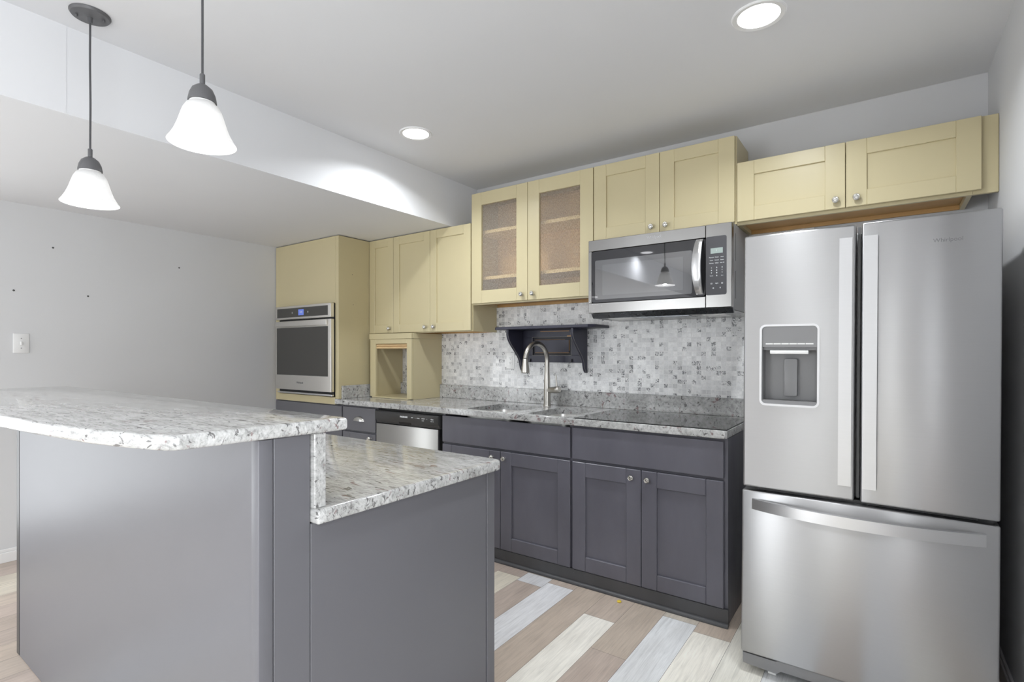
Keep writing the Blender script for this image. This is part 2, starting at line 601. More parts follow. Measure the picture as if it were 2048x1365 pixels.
# column index k covers x from X0P+k*PW ; (y break, colour below it)
known = {-4: [(1.2, GREY), (2.42, BROWN), (2.54, GREY), (9, BROWN)],
         -3: [(2.49, GREY), (9, BROWN)], -2: [(1.25, MID), (9, TAN)], -1: [(2.30, WHITE), (9, TAN)],
         0: [(2.05, BROWN), (9, TAN)], 1: [(2.5, GREY), (9, MID)], 2: [(2.44, WHITE), (9, TAN)],
         3: [(9, WHITE)], -5: [(1.7, BROWN), (2.46, BEIGE), (9, BROWN)], -6: [(2.2, BEIGE), (9, BROWN)],
         -16: [(9, BROWN)], -17: [(9, TAN)], -18: [(9, BEIGE)], -19: [(9, BEIGE)], -20: [(9, BROWN)], -21: [(9, BROWN)]}
k0 = int((XL - 0.2 - X0P) // PW)
k1 = int((XR + 0.2 - X0P) // PW) + 1
for k in range(k0, k1 + 1):
    xa, xb = X0P + k * PW, X0P + (k + 1) * PW
    spans = []
    if k in known:
        ys = -4.4
        for yb, c in known[k]:
            yb = min(yb, YB + 0.1)
            spans.append((ys, yb, c)); ys = yb
        s0 = spans[0]
        yy = s0[1] - 1.22
        if s0[1] < 3:
            extra = []
            first = (max(yy, -4.4), s0[1], s0[2])
            spans[0] = first
            while yy > -4.4:
                extra.append((max(yy - 1.22, -4.4), yy, rng.choice([WHITE, GREY, TAN, MID, BROWN, BEIGE]))); yy -= 1.22
            spans = extra + spans
    else:
        ys = -4.4 - rng.random() * 1.2
        while ys < YB + 0.1:
            spans.append((max(ys, -4.4), min(ys + 1.22, YB + 0.1), rng.choice([WHITE, GREY, TAN, MID, BROWN, BEIGE]))); ys += 1.22
    for ya, yb, c in spans:
        if yb - ya < 0.001: continue
        j = 1 + (rng.random() - 0.5) * 0.10
        g = 0.0006
        f = planks.faces.new([planks.verts.new(p) for p in ((xa + g, ya + g, 0), (xb - g, ya + g, 0), (xb - g, yb - g, 0), (xa + g, yb - g, 0))])
        for lp in f.loops: lp[lay] = (c[0] * j, c[1] * j, c[2] * j, 1)
# dark joint bed just below the planks
f = planks.faces.new([planks.verts.new(p) for p in ((XL - 0.3, -4.4, -0.0012), (XR + 0.3, -4.4, -0.0012), (XR + 0.3, YB + 0.1, -0.0012), (XL - 0.3, YB + 0.1, -0.0012))])
for lp in f.loops: lp[lay] = (0.12, 0.10, 0.09, 1)
fl = MB(); fl.bm.free(); fl.bm = planks
struct(fl, 'floor', 'floor_planks')

struct(B().box(XL - 0.1, XR + 0.1, YB, YB + 0.1, -0.02, ZC + 0.1), 'wall_back', 'wall_paint')
wl = B().box(XL - 0.1, XL, 0.30, YB, -0.02, ZC + 0.1).box(XL - 0.1, XL, YF, -1.40, -0.02, ZC + 0.1)
wl.box(XL - 0.1, XL, -1.40, 0.30, -0.02, 0.15).box(XL - 0.1, XL, -1.40, 0.30, 1.95, ZC + 0.1)
struct(wl, 'wall_left', 'wall_paint')
wn_ = B()
for ya, yb in ((-1.40, -1.36), (-0.57, -0.53), (0.26, 0.30)):
    wn_.box(XL - 0.08, XL - 0.02, ya, yb, 0.15, 1.95)
for za, zb in ((0.15, 0.19), (1.91, 1.95)):
    wn_.box(XL - 0.08, XL - 0.02, -1.36, -0.57, za, zb).box(XL - 0.08, XL - 0.02, -0.53, 0.26, za, zb)
struct(wn_, 'window_4', 'white_trim')  # assumed frame, unseen, added around the left fill light
wr = B().box(XR, XR + 0.1, -0.2, YB, -0.02, ZC + 0.1).box(XR, XR + 0.1, YF, -1.8, -0.02, ZC + 0.1)
wr.box(XR, XR + 0.1, -1.8, -0.2, -0.02, 0.55).box(XR, XR + 0.1, -1.8, -0.2, 2.15, ZC + 0.1)
struct(wr, 'wall_right', 'wall_paint')
wn_ = B()
for ya, yb in ((-1.8, -1.76), (-1.02, -0.98), (-0.24, -0.2)):
    wn_.box(XR + 0.02, XR + 0.08, ya, yb, 0.55, 2.15)
for za, zb in ((0.55, 0.59), (2.11, 2.15)):
    wn_.box(XR + 0.02, XR + 0.08, -1.76, -1.02, za, zb).box(XR + 0.02, XR + 0.08, -0.98, -0.24, za, zb)
struct(wn_, 'window_3', 'white_trim')  # unseen frame added for the fill light on the right
# wall behind the camera with openings added for the lights outside
wf = B()
OPEN = ((-4.15, -2.25, 0.30, 1.70), (-1.03, -0.73, 0.15, 2.12))     # assumed window and narrow sidelight, both unseen
xs_ = [XL - 0.1, -4.15, -2.25, -1.03, -0.73, XR + 0.1]
for i in range(5):
    hole = [o_ for o_ in OPEN if abs(o_[0] - xs_[i]) < 1e-6]
    if hole:
        wf.box(xs_[i], xs_[i + 1], YF - 0.1, YF, -0.02, hole[0][2]).box(xs_[i], xs_[i + 1], YF - 0.1, YF, hole[0][3], ZC + 0.1)
    else:
        wf.box(xs_[i], xs_[i + 1], YF - 0.1, YF, -0.02, ZC + 0.1)
struct(wf, 'wall_front', 'wall_paint')
for i, (xa, xb, za, zb) in enumerate(OPEN):
    wn_ = B()
    wn_.box(xa, xa + 0.04, YF - 0.08, YF - 0.02, za, zb).box(xb - 0.04, xb, YF - 0.08, YF - 0.02, za, zb)
    wn_.box(xa + 0.04, xb - 0.04, YF - 0.08, YF - 0.02, za, za + 0.04).box(xa + 0.04, xb - 0.04, YF - 0.08, YF - 0.02, zb - 0.04, zb)
    struct(wn_, 'window_%d' % (i + 1), 'white_trim')  # unseen frames added around the lights behind the camera
struct(B().box(XS, XR + 0.1, YF, YB, ZC, ZC + 0.1), 'ceiling', 'ceiling_paint')
so = B()
so.box(XL, XS, 0.66, YB, ZS, ZC + 0.1)
so.box(XL, XS + 0.002, YF, 0.66, ZS, ZC + 0.1)
struct(so, 'ceiling_soffit', 'ceiling_paint')
bb = B().box(XL, XL + 0.014, 0.30, 2.54, 0.0, 0.062, 0.003).box(XL, XL + 0.009, 0.30, 2.54, 0.062, 0.082, 0.003)
struct(bb, 'baseboard_left', 'white_trim')
bb = B().box(XR - 0.014, XR, YF, YB, 0.0, 0.075, 0.003).box(XR - 0.009, XR, YF, YB, 0.075, 0.095, 0.003)
struct(bb, 'baseboard_right', 'white_trim')
struct(B().box(-3.47, -0.30, YB - 0.010, YB - 0.0005, 1.0175, 1.94), 'wall_tile', 'mosaic_tile')
TF = YB - 0.010      # tile face

# nail holes left in the painted wall
for (y, z, lab) in ((1.048, 1.951, 'small dark nail hole in the left wall, the highest of the row'),
                    (0.861, 1.659, 'small nail hole in the left wall straight above the light switch'),
                    (1.230, 1.655, 'small nail hole in the left wall, low and between two higher ones'),
                    (1.788, 1.919, 'small nail hole in the left wall nearest the wall oven')):
    o = B().lathe([(0.0055, 0.0), (0.006, 0.0015), (0.003, 0.003)], (XL + 0.0002, y, z), (1, 0, 0), 10).obj('nail_hole', 'dark_screw')
    tag(o, lab, 'nail hole', 'nail holes in the left wall')

# light switch
t_ = thing('light_switch', (XL, 0.895, 1.334), 'white single toggle light switch on the left grey wall', 'light switch')
B().box(XL + 0.0005, XL + 0.007, 0.857, 0.933, 1.273, 1.395, 0.003, 2).obj('face_plate', 'switch_plastic', t_)
B().box(XL + 0.006, XL + 0.016, 0.890, 0.900, 1.322, 1.344, 0.002).obj('toggle', 'switch_plastic', t_)
for z in (1.304, 1.364):
    B().lathe([(0.0032, 0), (0.0032, 0.0012)], (XL + 0.0068, 0.895, z), (1, 0, 0), 10).obj('screw', 'grey_plastic', t_)

# ---------------------------------------------------------------- ceiling lamps
for x, y, lab in ((-2.20, 2.147, 'round recessed ceiling light near the soffit, smaller in view'),
                  (-0.383, 2.137, 'larger round recessed ceiling light at the top edge, above the refrigerator side'),
                  (-2.44, -0.94, 'recessed ceiling light behind the camera, mirrored in the microwave door'),
                  (-0.45, -0.94, 'recessed ceiling light out of frame, close behind the camera')):  # last lamp is assumed, added to brighten the room
    t_ = thing('recessed_light', (x, y, ZC), lab, 'ceiling light', 'recessed ceiling lights')
    B().lathe([(0.074, 0.0), (0.074, 0.004), (0.090, 0.006), (0.094, 0.0)], (x, y, ZC - 0.0005), (0, 0, -1), 40, caps=False).obj('trim_ring', 'white_trim', t_)
    B().lathe([(0.0745, 0.0), (0.0745, 0.003)], (x, y, ZC - 0.0005), (0, 0, -1), 40).obj('diffuser', 'lamp_diffuser', t_)
    lamp('AREA', 'recessed_lamp_light', (0, 0, -0.008), DOWN_W * (1.0 if y > 0 or x > -1 else 0.5), (0, 0, 0), 0.14, color=(0.93, 0.97, 1.0), parent=t_, spread=R(145))


def pendant(x, y, zrim, lab):
    t_ = thing('pendant_light', (x, y, ZC), lab, 'pendant light', 'pendant lights over the bar')
    cn = B().lathe([(0.063, 0.0), (0.063, 0.004), (0.058, 0.011), (0.010, 0.013), (0.0075, 0.014), (0.0075, 0.034), (0.005, 0.035)], (x, y, ZC - 0.0005), (0, 0, -1), 40)
    c_ = cn.obj('canopy', 'pendant_grey', t_)
    for s in (-1, 1):
        B().lathe([(0.0045, 0), (0.0045, 0.007), (0.002, 0.009)], (x + 0.018 * s, y + 0.036 * s, ZC - 0.012), (0, 0, -1), 12).obj('canopy_screw', 'pendant_grey', c_)
    zt = zrim + 0.128            # top of the glass
    pts = []
    za, zb = ZC - 0.03, zt + 0.062
    for i in range(13):
        s = i / 12
        wob = 0.004 * math.sin(s * 7.0) * math.sin(s * math.pi)
        pts.append((x + wob, y - wob * 0.5, za + (zb - za) * s))
    B().tube(pts, 0.0034, 10).obj('cord', 'cord_grey', t_)
    cap = [(0.006, 0.082), (0.0072, 0.080), (0.0072, 0.052), (0.014, 0.049), (0.027, 0.038), (0.034, 0.022), (0.0375, 0.004), (0.0375, 0.0), (0.030, -0.002)]
    B().lathe([(r, h) for r, h in reversed(cap)], (x, y, zt - 0.006), (0, 0, 1), 36).obj('socket_cap', 'pendant_grey', t_)
    prof = [(0.030, 0.128), (0.034, 0.123), (0.033, 0.118), (0.042, 0.111), (0.0505, 0.096), (0.0575, 0.074), (0.0640, 0.052), (0.0725, 0.030), (0.0820, 0.012), (0.0895, 0.001), (0.0900, 0.0),
            (0.0885, 0.0), (0.0795, 0.013), (0.0695, 0.032), (0.0610, 0.053), (0.0545, 0.075), (0.0475, 0.095), (0.039, 0.107), (0.026, 0.113)]
    B().lathe(prof, (x, y, zrim), (0, 0, 1), 48, caps=False).obj('glass_shade', 'alabaster_glass', t_, origin=(x, y, zrim))
    B().lathe([(0.001, -0.030), (0.018, -0.024), (0.028, -0.008), (0.029, 0.006), (0.020, 0.026), (0.014, 0.042), (0.013, 0.06)], (x, y, zrim + 0.055), (0, 0, 1), 24).obj('bulb', 'lamp_diffuser', t_)
    lamp('POINT', 'pendant_lamp_light', (0, 0, zrim + 0.035 - ZC), PEND_W, size=0.03, parent=t_)


pendant(-2.415, 0.688, 1.832, 'bell glass pendant light with its round canopy and full cord in view')
pendant(-1.628, 0.730, 1.888, 'nearer bell glass pendant light, cord running up out of view')

# ---------------------------------------------------------------- base cabinets on the back wall
DF = 2.56            # door front
FB = 2.582           # face frame front
CB = YB - 0.012      # carcass back
DZ0, DZ1, WZ0, WZ1 = 0.082, 0.676, 0.690, 0.862


def slab_front(x0, x1, z0, z1, mat, parent, name='drawer_front', yf=DF):
    return B().box(x0, x1, yf, yf + 0.02, z0, z1, 0.0018).obj(name, mat, parent)


def base_body(x0, x1, parent, mat='charcoal_paint', z0=0.002, top=0.8745, right_panel=False):
    m = B()
    m.box(x0, x1, FB + 0.0005, CB, z0, top)
    m.obj('cabinet_body', mat, parent)


c1 = thing('sink_base_cabinet', (-1.9, 2.86, 0), 'charcoal sink base cabinet with two doors, beside the dishwasher', 'cabinet', 'charcoal base cabinets')
m = B()
m.box(-2.386, -2.368, FB + 0.0005, CB, 0.002, 0.8745).box(-1.4325, -1.4145, FB + 0.0005, CB, 0.002, 0.8745)
m.box(-2.368, -1.4325, CB - 0.012, CB, 0.002, 0.8745).box(-2.368, -1.4325, FB + 0.0005, CB - 0.012, 0.10, 0.118)
m.box(-2.368, -1.4325, FB + 0.0005, FB + 0.02, 0.002, 0.10).box(-2.368, -1.4325, FB + 0.0005, FB + 0.02, 0.655, 0.688)
m.box(-1.92, -1.885, FB + 0.0005, FB + 0.02, 0.10, 0.655)
m.obj('cabinet_body', 'charcoal_paint', c1)
slab_front(-2.378, -1.421, WZ0, WZ1, 'charcoal_paint', c1, 'false_drawer_front')
for x0, x1, kx in ((-2.378, -1.9045, -1.958), (-1.901, -1.421, -1.868)):
    d = shaker(x0, x1, DZ0, DZ1, DF, fr=0.080, rec=0.013, be=0.003).obj('door', 'charcoal_paint', c1)
    knob(kx, 0.637, DF, d)
c2 = thing('cooktop_base_cabinet', (-1.0, 2.86, 0), 'scuffed charcoal base cabinet under the cooktop, beside the refrigerator', 'cabinet', 'charcoal base cabinets')
base_body(-1.4135, -0.594, c2)
slab_front(-1.407, -0.609, WZ0, WZ1, 'charcoal_paint', c2, 'false_drawer_front')
for x0, x1, kx in ((-1.407, -1.0105, -1.058), (-1.0075, -0.609, -0.972)):
    d = shaker(x0, x1, DZ0, DZ1, DF, fr=0.080, rec=0.013, be=0.003).obj('door', 'charcoal_paint', c2)
    knob(kx, 0.634, DF, d)
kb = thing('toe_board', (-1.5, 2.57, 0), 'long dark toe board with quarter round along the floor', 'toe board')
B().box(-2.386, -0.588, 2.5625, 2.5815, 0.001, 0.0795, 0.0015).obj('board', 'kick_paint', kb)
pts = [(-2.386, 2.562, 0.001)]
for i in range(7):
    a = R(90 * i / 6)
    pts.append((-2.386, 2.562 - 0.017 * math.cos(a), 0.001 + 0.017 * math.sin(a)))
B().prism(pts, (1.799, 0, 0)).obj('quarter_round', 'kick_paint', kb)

c3 = thing('drawer_base_cabinet', (-3.23, 2.86, 0), 'narrow charcoal base cabinet with cup pull drawer, left of the dishwasher', 'cabinet', 'charcoal base cabinets')
base_body(-3.428, -3.034, c3, 'charcoal_panel')
d = slab_front(-3.421, -3.041, WZ0 - 0.004, WZ1, 'charcoal_panel', c3, 'drawer')
# bin cup pull: quarter dome opening downward
cup = bmesh.new()
rows = []
for i in range(9):
    th = math.pi * i / 8
    row = []
    for j in range(7):
        ph = math.pi / 2 * j / 6
        row.append(cup.verts.new((-3.224 + 0.061 * math.cos(th) * math.cos(ph * 0.0) * (1.0 if j == 0 else math.cos(ph) ** 0.6),
                                  DF - 0.024 * math.sin(ph) - 0.0005, 0.762 + 0.036 * math.sin(th) * math.cos(ph) ** 0.75)))
    rows.append(row)
for i in range(8):
    for j in range(6):
        f = cup.faces.new((rows[i][j], rows[i + 1][j], rows[i + 1][j + 1], rows[i][j + 1])); f.smooth = True
bmesh.ops.remove_doubles(cup, verts=list(cup.verts), dist=0.0004)
bmesh.ops.solidify(cup, geom=list(cup.faces), thickness=0.0015)
mb = MB(); mb.bm.free(); mb.bm = cup
mb.obj('cup_pull', 'nickel', d)
d = shaker(-3.421, -3.041, DZ0, 0.672, DF, fr=0.080, rec=0.013, be=0.003).obj('door', 'charcoal_panel', c3)
knob(-3.094, 0.641, DF, d)

# dishwasher
dw = thing('dishwasher', (-2.71, 2.86, 0), 'built-in dishwasher with steel door and black control strip', 'dishwasher')
B().box(-3.028, -2.394, 2.60, CB, 0.10, 0.868, 0.002).obj('tub', 'black_plastic', dw)
B().box(-3.026, -2.396, 2.64, 2.66, 0.002, 0.10).obj('kick_plate', 'black_plastic', dw)
dd = B().box(-3.022, -2.408, 2.552, 2.597, 0.11, 0.764, 0.004, 2).obj('door', 'dishwasher_steel', dw)
cp = B()
cp.prism([(-3.024, 2.597, 0.768), (-3.024, 2.562, 0.768), (-3.024, 2.556, 0.785), (-3.024, 2.542, 0.800), (-3.024, 2.540, 0.848), (-3.024, 2.552, 0.856), (-3.024, 2.597, 0.856)], (0.624, 0, 0), 0.0015)
cpo = cp.obj('control_panel', 'charcoal_plastic', dw)
B().prism([(-2.788, 2.5495, 0.795), (-2.662, 2.5495, 0.795), (-2.668, 2.556, 0.774), (-2.780, 2.556, 0.774)], (0, 0.012, 0)).obj('grip_recess', 'black_plastic', cpo)
text('FRIGIDAIRE', 0.0148, (-2.722, 2.5402, 0.829), 'legend_white', cpo, 'lettering', 1.0, bold=0.0006)
for xx, s, sz in ((-2.640, 'start', 0.010), (-2.606, '- - -', 0.012), (-2.580, 'heavy', 0.010), (-2.535, 'normal', 0.010), (-2.502, '- -', 0.012), (-2.452, 'rinse', 0.013)):
    text(s, sz, (xx, 2.5402, 0.830), 'legend_white', cpo, 'key_legend', 1.0, bold=0.0002)
text('cancel', 0.008, (-2.537, 2.5402, 0.816), 'legend_white', cpo, 'key_legend')
text('light wash', 0.007, (-2.450, 2.5402, 0.816), 'legend_white', cpo, 'key_legend')

# ---------------------------------------------------------------- tall oven cabinet + wall oven
oc = thing('oven_cabinet', (-3.9, 2.86, 0), 'tall yellow cabinet in the corner that houses the wall oven', 'cabinet')
m = B()
m.box(-4.352, -4.332, FB, CB, 0.87, 2.193)                 # left side
m.box(-3.493, -3.474, DF + 0.004, CB, 0.915, 2.193, 0.001)   # right side
m.box(-4.332, -3.493, FB, CB, 2.17, 2.193)
m.box(-4.332, -3.493, FB, CB, 0.872, 0.892)
m.box(-4.332, -3.493, CB - 0.01, CB, 0.892, 2.17)
m.obj('cabinet_body', 'yellow_paint', oc)
m = B()
m.box(-4.350, -3.515, DF, FB - 0.001, 1.668, 2.193, 0.0012)        # panel above the oven
m.box(-4.350, -4.295, DF, FB - 0.001, 0.925, 1.6675, 0.0012)
m.box(-3.515, -3.4745, DF + 0.001, FB - 0.001, 0.915, 2.193, 0.0012)
m.box(-4.350, -3.5155, DF, FB - 0.001, 0.868, 0.925, 0.0012)
m.obj('face_frame', 'yellow_paint', oc)
m = B().box(-4.352, -3.432, FB + 0.0005, CB, 0.002, 0.866)
m.obj('base_body', 'charcoal_panel', oc)
slab_front(-4.350, -3.434, WZ0, 0.860, 'charcoal_panel', oc, 'drawer')
shaker(-4.350, -3.894, DZ0, 0.676, DF, fr=0.07).obj('door', 'charcoal_panel', oc)
shaker(-3.890, -3.434, DZ0, 0.676, DF, fr=0.07).obj('door', 'charcoal_panel', oc)
for (x, y, z) in ((-3.4737, 2.70, 1.66), (-3.4737, 2.69, 1.90)):
    B().lathe([(0.003, 0), (0.003, 0.0008)], (x, y, z), (1, 0, 0), 8).obj('screw_hole', 'dark_screw', oc)

ov = thing('wall_oven', (-3.9, 2.55, 0.93), 'built-in stainless wall oven with dark glass door and blue display', 'oven')
OF = 2.52
B().box(-4.286, -3.522, OF + 0.036, CB - 0.03, 0.934, 1.662, 0.002).obj('oven_body', 'black_plastic', ov)
cpo = B().box(-4.289, -3.517, OF, OF + 0.034, 1.555, 1.666, 0.004, 2).obj('control_panel', 'oven_steel', ov)
B().box(-4.262, -3.552, OF - 0.0012, OF + 0.01, 1.571, 1.648, 0.001).obj('control_glass', 'oven_glass', cpo)
B().box(-3.948, -3.873, OF - 0.002, OF + 0.002, 1.584, 1.632).obj('display', 'blue_display', cpo)
text('1:09', 0.021, (-3.911, OF - 0.0022, 1.609), 'legend_white', cpo, 'display_digits')
for xx in (-4.035, -3.815):
    B().lathe([(0.008, 0), (0.008, 0.001)], (xx, OF - 0.0012, 1.608), (0, -1, 0), 16).obj('touch_key', 'grey_plastic', cpo)
dd = B().box(-4.294, -3.514, OF, OF + 0.032, 0.966, 1.541, 0.004, 2).obj('door', 'oven_steel', ov)
B().box(-4.268, -3.551, OF - 0.0012, OF + 0.01, 1.088, 1.484, 0.001).obj('door_glass', 'oven_glass', dd)
m = B()
m.box(-4.268, -3.552, OF - 0.020, OF - 0.009, 1.494, 1.536, 0.004, 2)
m.box(-4.262, -4.235, OF - 0.010, OF + 0.001, 1.500, 1.530, 0.002)
m.box(-3.592, -3.565, OF - 0.010, OF + 0.001, 1.500, 1.530, 0.002)
m.obj('handle', 'oven_steel', dd)
text('Whirlpool', 0.022, (-3.93, OF - 0.0004, 1.028), 'emblem_dark', dd, 'emblem')
m = B().box(-4.280, -3.520, OF + 0.012, OF + 0.034, 0.932, 0.947, 0.003, 2)
m.obj('lower_trim', 'chrome', ov)

# ---------------------------------------------------------------- countertop, sink, cooktop, faucet
CT0, CT1, CY = 0.876, 0.914, 2.545
SINKS = [(-2.210, -1.850, 2.588, 2.998), (-1.740, -1.452, 2.588, 2.998)]
outer = [(-3.500, CY), (-0.600, CY), (-0.592, CY + 0.008), (-0.592, YB - 0.0015), (-3.472, YB - 0.0015), (-3.472, DF - 0.0015), (-3.500, DF - 0.0015)]
ct = thing('kitchen_countertop', (-2.0, 2.86, CT1), 'long grey speckled granite countertop with sink and cooktop', 'countertop')
m = B().plate(outer, [rrect(*s, 0.055) for s in SINKS], CT0, CT1, 0.005, lambda c: c.y < DF - 0.003 or c.x > -0.6)
m.obj('worktop', 'granite_counter', ct)
B().box(-2.928, -0.592, YB - 0.032, YB - 0.0105, CT1 + 0.0004, 1.017, 0.002).box(-3.4515, -2.928, YB - 0.032, YB - 0.0105, CT1 + 0.0004, 1.017, 0.002).obj('backsplash_strip', 'granite_counter', ct)
B().box(-3.4725, -3.4525, 2.585, YB - 0.033, CT1 + 0.0004, 1.017, 0.002).obj('side_splash', 'granite_counter', ct)

sk = thing('kitchen_sink', (-1.82, 2.82, CT0), 'double bowl stainless sink set under the granite, before the faucet', 'sink')
for (x0, x1, y0, y1) in SINKS:
    top, bot = rrect(x0 - 0.004, x1 + 0.004, y0 - 0.004, y1 + 0.004, 0.058), rrect(x0 + 0.01, x1 - 0.01, y0 + 0.01, y1 - 0.01, 0.05)
    b = bmesh.new()
    r1 = [b.verts.new((x, y, CT0 - 0.001)) for x, y in top]
    r2 = [b.verts.new((x, y, CT0 - 0.165)) for x, y in bot]
    r3 = [b.verts.new((x0 + (x1 - x0) / 2 + (x - (x0 + x1) / 2) * 0.86, (y0 + y1) / 2 + (y - (y0 + y1) / 2) * 0.86, CT0 - 0.185)) for x, y in bot]
    n = len(r1)
    for ra, rb in ((r1, r2), (r2, r3)):
        for i in range(n):
            f = b.faces.new((ra[i], ra[(i + 1) % n], rb[(i + 1) % n], rb[i])); f.smooth = True
    b.faces.new(r3)
    mb = MB(); mb.bm.free(); mb.bm = b
    bo = mb.obj('bowl', 'sink_steel', sk)
    B().lathe([(0.045, 0.0), (0.045, 0.002), (0.03, 0.001), (0.028, -0.004)], ((x0 + x1) / 2, (y0 + y1) / 2, CT0 - 0.1846), (0, 0, 1), 24).obj('drain', 'chrome', bo)

ck = thing('cooktop', (-1.0, 2.78, CT1), 'black glass cooktop set flush into the countertop end', 'cooktop')
B().plate([(-1.392, 2.556), (-0.597, 2.556), (-0.597, 3.060), (-1.392, 3.060)], [], CT1 + 0.0006, CT1 + 0.0046).obj('glass_surface', 'cooktop_glass', ck)
m = B()
for a in ((-1.395, -0.594, 2.553, 2.556), (-1.395, -0.594, 3.060, 3.063), (-1.395, -1.392, 2.556, 3.060), (-0.597, -0.594, 2.556, 3.060)):
    m.box(*a, CT1 + 0.0004, CT1 + 0.0038)
m.obj('edge_trim', 'black_plastic', ck)

fx_, fy_ = -1.862, 2.99 + 0.05
fc = thing('faucet', (fx_, fy_, CT1), 'tall gooseneck pull-down faucet in brushed nickel behind the sink', 'faucet')
B().lathe([(0.027, 0.0), (0.0265, 0.004), (0.0245, 0.006), (0.0235, 0.02), (0.0225, 0.10), (0.0205, 0.17), (0.0165, 0.24)], (fx_, fy_, CT1 + 0.0005), (0, 0, 1), 28).obj('body', 'faucet_nickel', fc)
pts, rad = [], []
rr_, zc_ = 0.118, 1.222
for i in range(4):
    pts.append((fx_, fy_, 1.145 + i * (zc_ - 1.145) / 4)); rad.append(0.0158)
for i in range(19):
    a = R(172 * i / 18)
    pts.append((fx_ - 0.02 * (1 - math.cos(a)) / 2, fy_ - rr_ + rr_ * math.cos(a), zc_ + rr_ * math.sin(a) * 0.98)); rad.append(0.0155)
B().tube(pts, rad, 20).obj('gooseneck', 'faucet_nickel', fc)
e = pts[-1]
B().lathe([(0.0155, 0.0), (0.0168, 0.001), (0.0168, 0.005), (0.0175, 0.012), (0.0255, 0.075), (0.0270, 0.088), (0.024, 0.092)], e, (-0.01, 0.015, -1), 26).obj('spray_head', 'faucet_nickel', fc)
B().lathe([(0.0195, 0.0), (0.0195, 0.002)], (e[0] - 0.0009, e[1] + 0.0014, e[2] - 0.0925), (-0.01, 0.015, -1), 26).obj('aerator', 'black_plastic', fc)
h = B()
h.lathe([(0.0205, 0.0), (0.0205, 0.055), (0.022, 0.057), (0.022, 0.086), (0.018, 0.092)], (fx_ + 0.012, fy_, CT1 + 0.108), (1, -0.12, 0.10), 24)
h.tube([(fx_ + 0.082, fy_ - 0.009, CT1 + 0.122), (fx_ + 0.078, fy_ - 0.009, CT1 + 0.165), (fx_ + 0.074, fy_ - 0.009, CT1 + 0.215)], [0.0065, 0.0055, 0.0045], 12)
h.obj('lever_handle', 'faucet_nickel', fc)

# ---------------------------------------------------------------- upper cabinets
UF, UB = 2.86, YB - 0.0115
UFR = UF + 0.0225


def upper_box(x0, x1, z0, z1, parent, name='cabinet_body', back=UB, rec=0.014):
    m = B()
    m.box(x0, x0 + 0.018, UFR, back, z0, z1)
    m.box(x1 - 0.018, x1, UFR, back, z0, z1)
    m.box(x0 + 0.018, x1 - 0.018, UFR, back, z1 - 0.018, z1)
    m.box(x0 + 0.018, x1 - 0.018, UFR, UFR + 0.018, z0, z0 + 0.034)
    m.box(x0 + 0.018, x1 - 0.018, UFR, UFR + 0.018, z1 - 0.05, z1 - 0.018)
    m.obj(name, 'yellow_paint', parent)
    m = B().box(x0 + 0.0185, x1 - 0.0185, UFR + 0.0185, back, z0 + rec, z0 + rec + 0.012)
    m.box(x0 + 0.0185, x1 - 0.0185, back - 0.016, back, z0 + 0.001, z0 + rec)
    m.obj('underside', 'wood_interior', parent)
    B().box(x0 + 0.0185, x1 - 0.0185, back - 0.008, back, z0 + rec + 0.0125, z1 - 0.0185).obj('back_panel', 'cabinet_inside', parent)


u1 = thing('wall_cabinet', (-3.33, 3.0, 1.43), 'narrow yellow single door wall cabinet beside the tall oven cabinet', 'cabinet', 'yellow wall cabinets')
upper_box(-3.4725, -3.184, 1.428, 2.195, u1)
d = shaker(-3.470, -3.1855, 1.434, 2.193, UF).obj('door', 'yellow_paint', u1); knob(-3.222, 1.468, UF, d)
u2 = thing('wall_cabinet', (-2.78, 3.0, 1.43), 'yellow solid two door wall cabinet directly left of the glass door cabinet', 'cabinet', 'yellow wall cabinets')
upper_box(-3.183, -2.3795, 1.428, 2.195, u2)
d = shaker(-3.1815, -2.784, 1.434, 2.193, UF).obj('door', 'yellow_paint', u2); knob(-2.824, 1.469, UF, d)
d = shaker(-2.781, -2.386, 1.434, 2.193, UF).obj('door', 'yellow_paint', u2); knob(-2.736, 1.469, UF, d)

u3 = thing('glass_door_cabinet', (-1.9, 3.0, 1.61), 'yellow wall cabinet with two rain glass doors above the wall shelf', 'cabinet', 'yellow wall cabinets')
upper_box(-2.3785, -1.4265, 1.612, 2.396, u3, rec=0.02)
for z in (1.800, 2.125):
    B().box(-2.3595, -1.4455, UFR + 0.03, UB - 0.009, z - 0.01, z + 0.012).obj('shelf', 'shelf_edge', u3)
B().box(-1.9115, -1.8935, UFR, UFR + 0.018, 1.6465, 2.3455).obj('centre_stile', 'yellow_paint', u3)
for x0, x1, kx in ((-2.376, -1.904, -1.944), (-1.901, -1.429, -1.858)):
    z0, z1, fr = 1.621, 2.393, 0.088
    m = B()
    m.box(x0, x0 + fr, UF, UF + 0.02, z0, z1, 0.0014)
    m.box(x1 - fr, x1, UF, UF + 0.02, z0, z1, 0.0014)
    m.box(x0 + fr, x1 - fr, UF + 0.0003, UF + 0.02, z1 - fr, z1, 0.0014)
    m.box(x0 + fr, x1 - fr, UF + 0.0003, UF + 0.02, z0, z0 + fr, 0.0014)
    d = m.obj('door', 'yellow_paint', u3)
    B().box(x0 + fr - 0.006, x1 - fr + 0.006, UF + 0.012, UF + 0.016, z0 + fr - 0.006, z1 - fr + 0.006).obj('glass_pane', 'rain_glass', d)
    knob(kx, 1.661, UF, d)

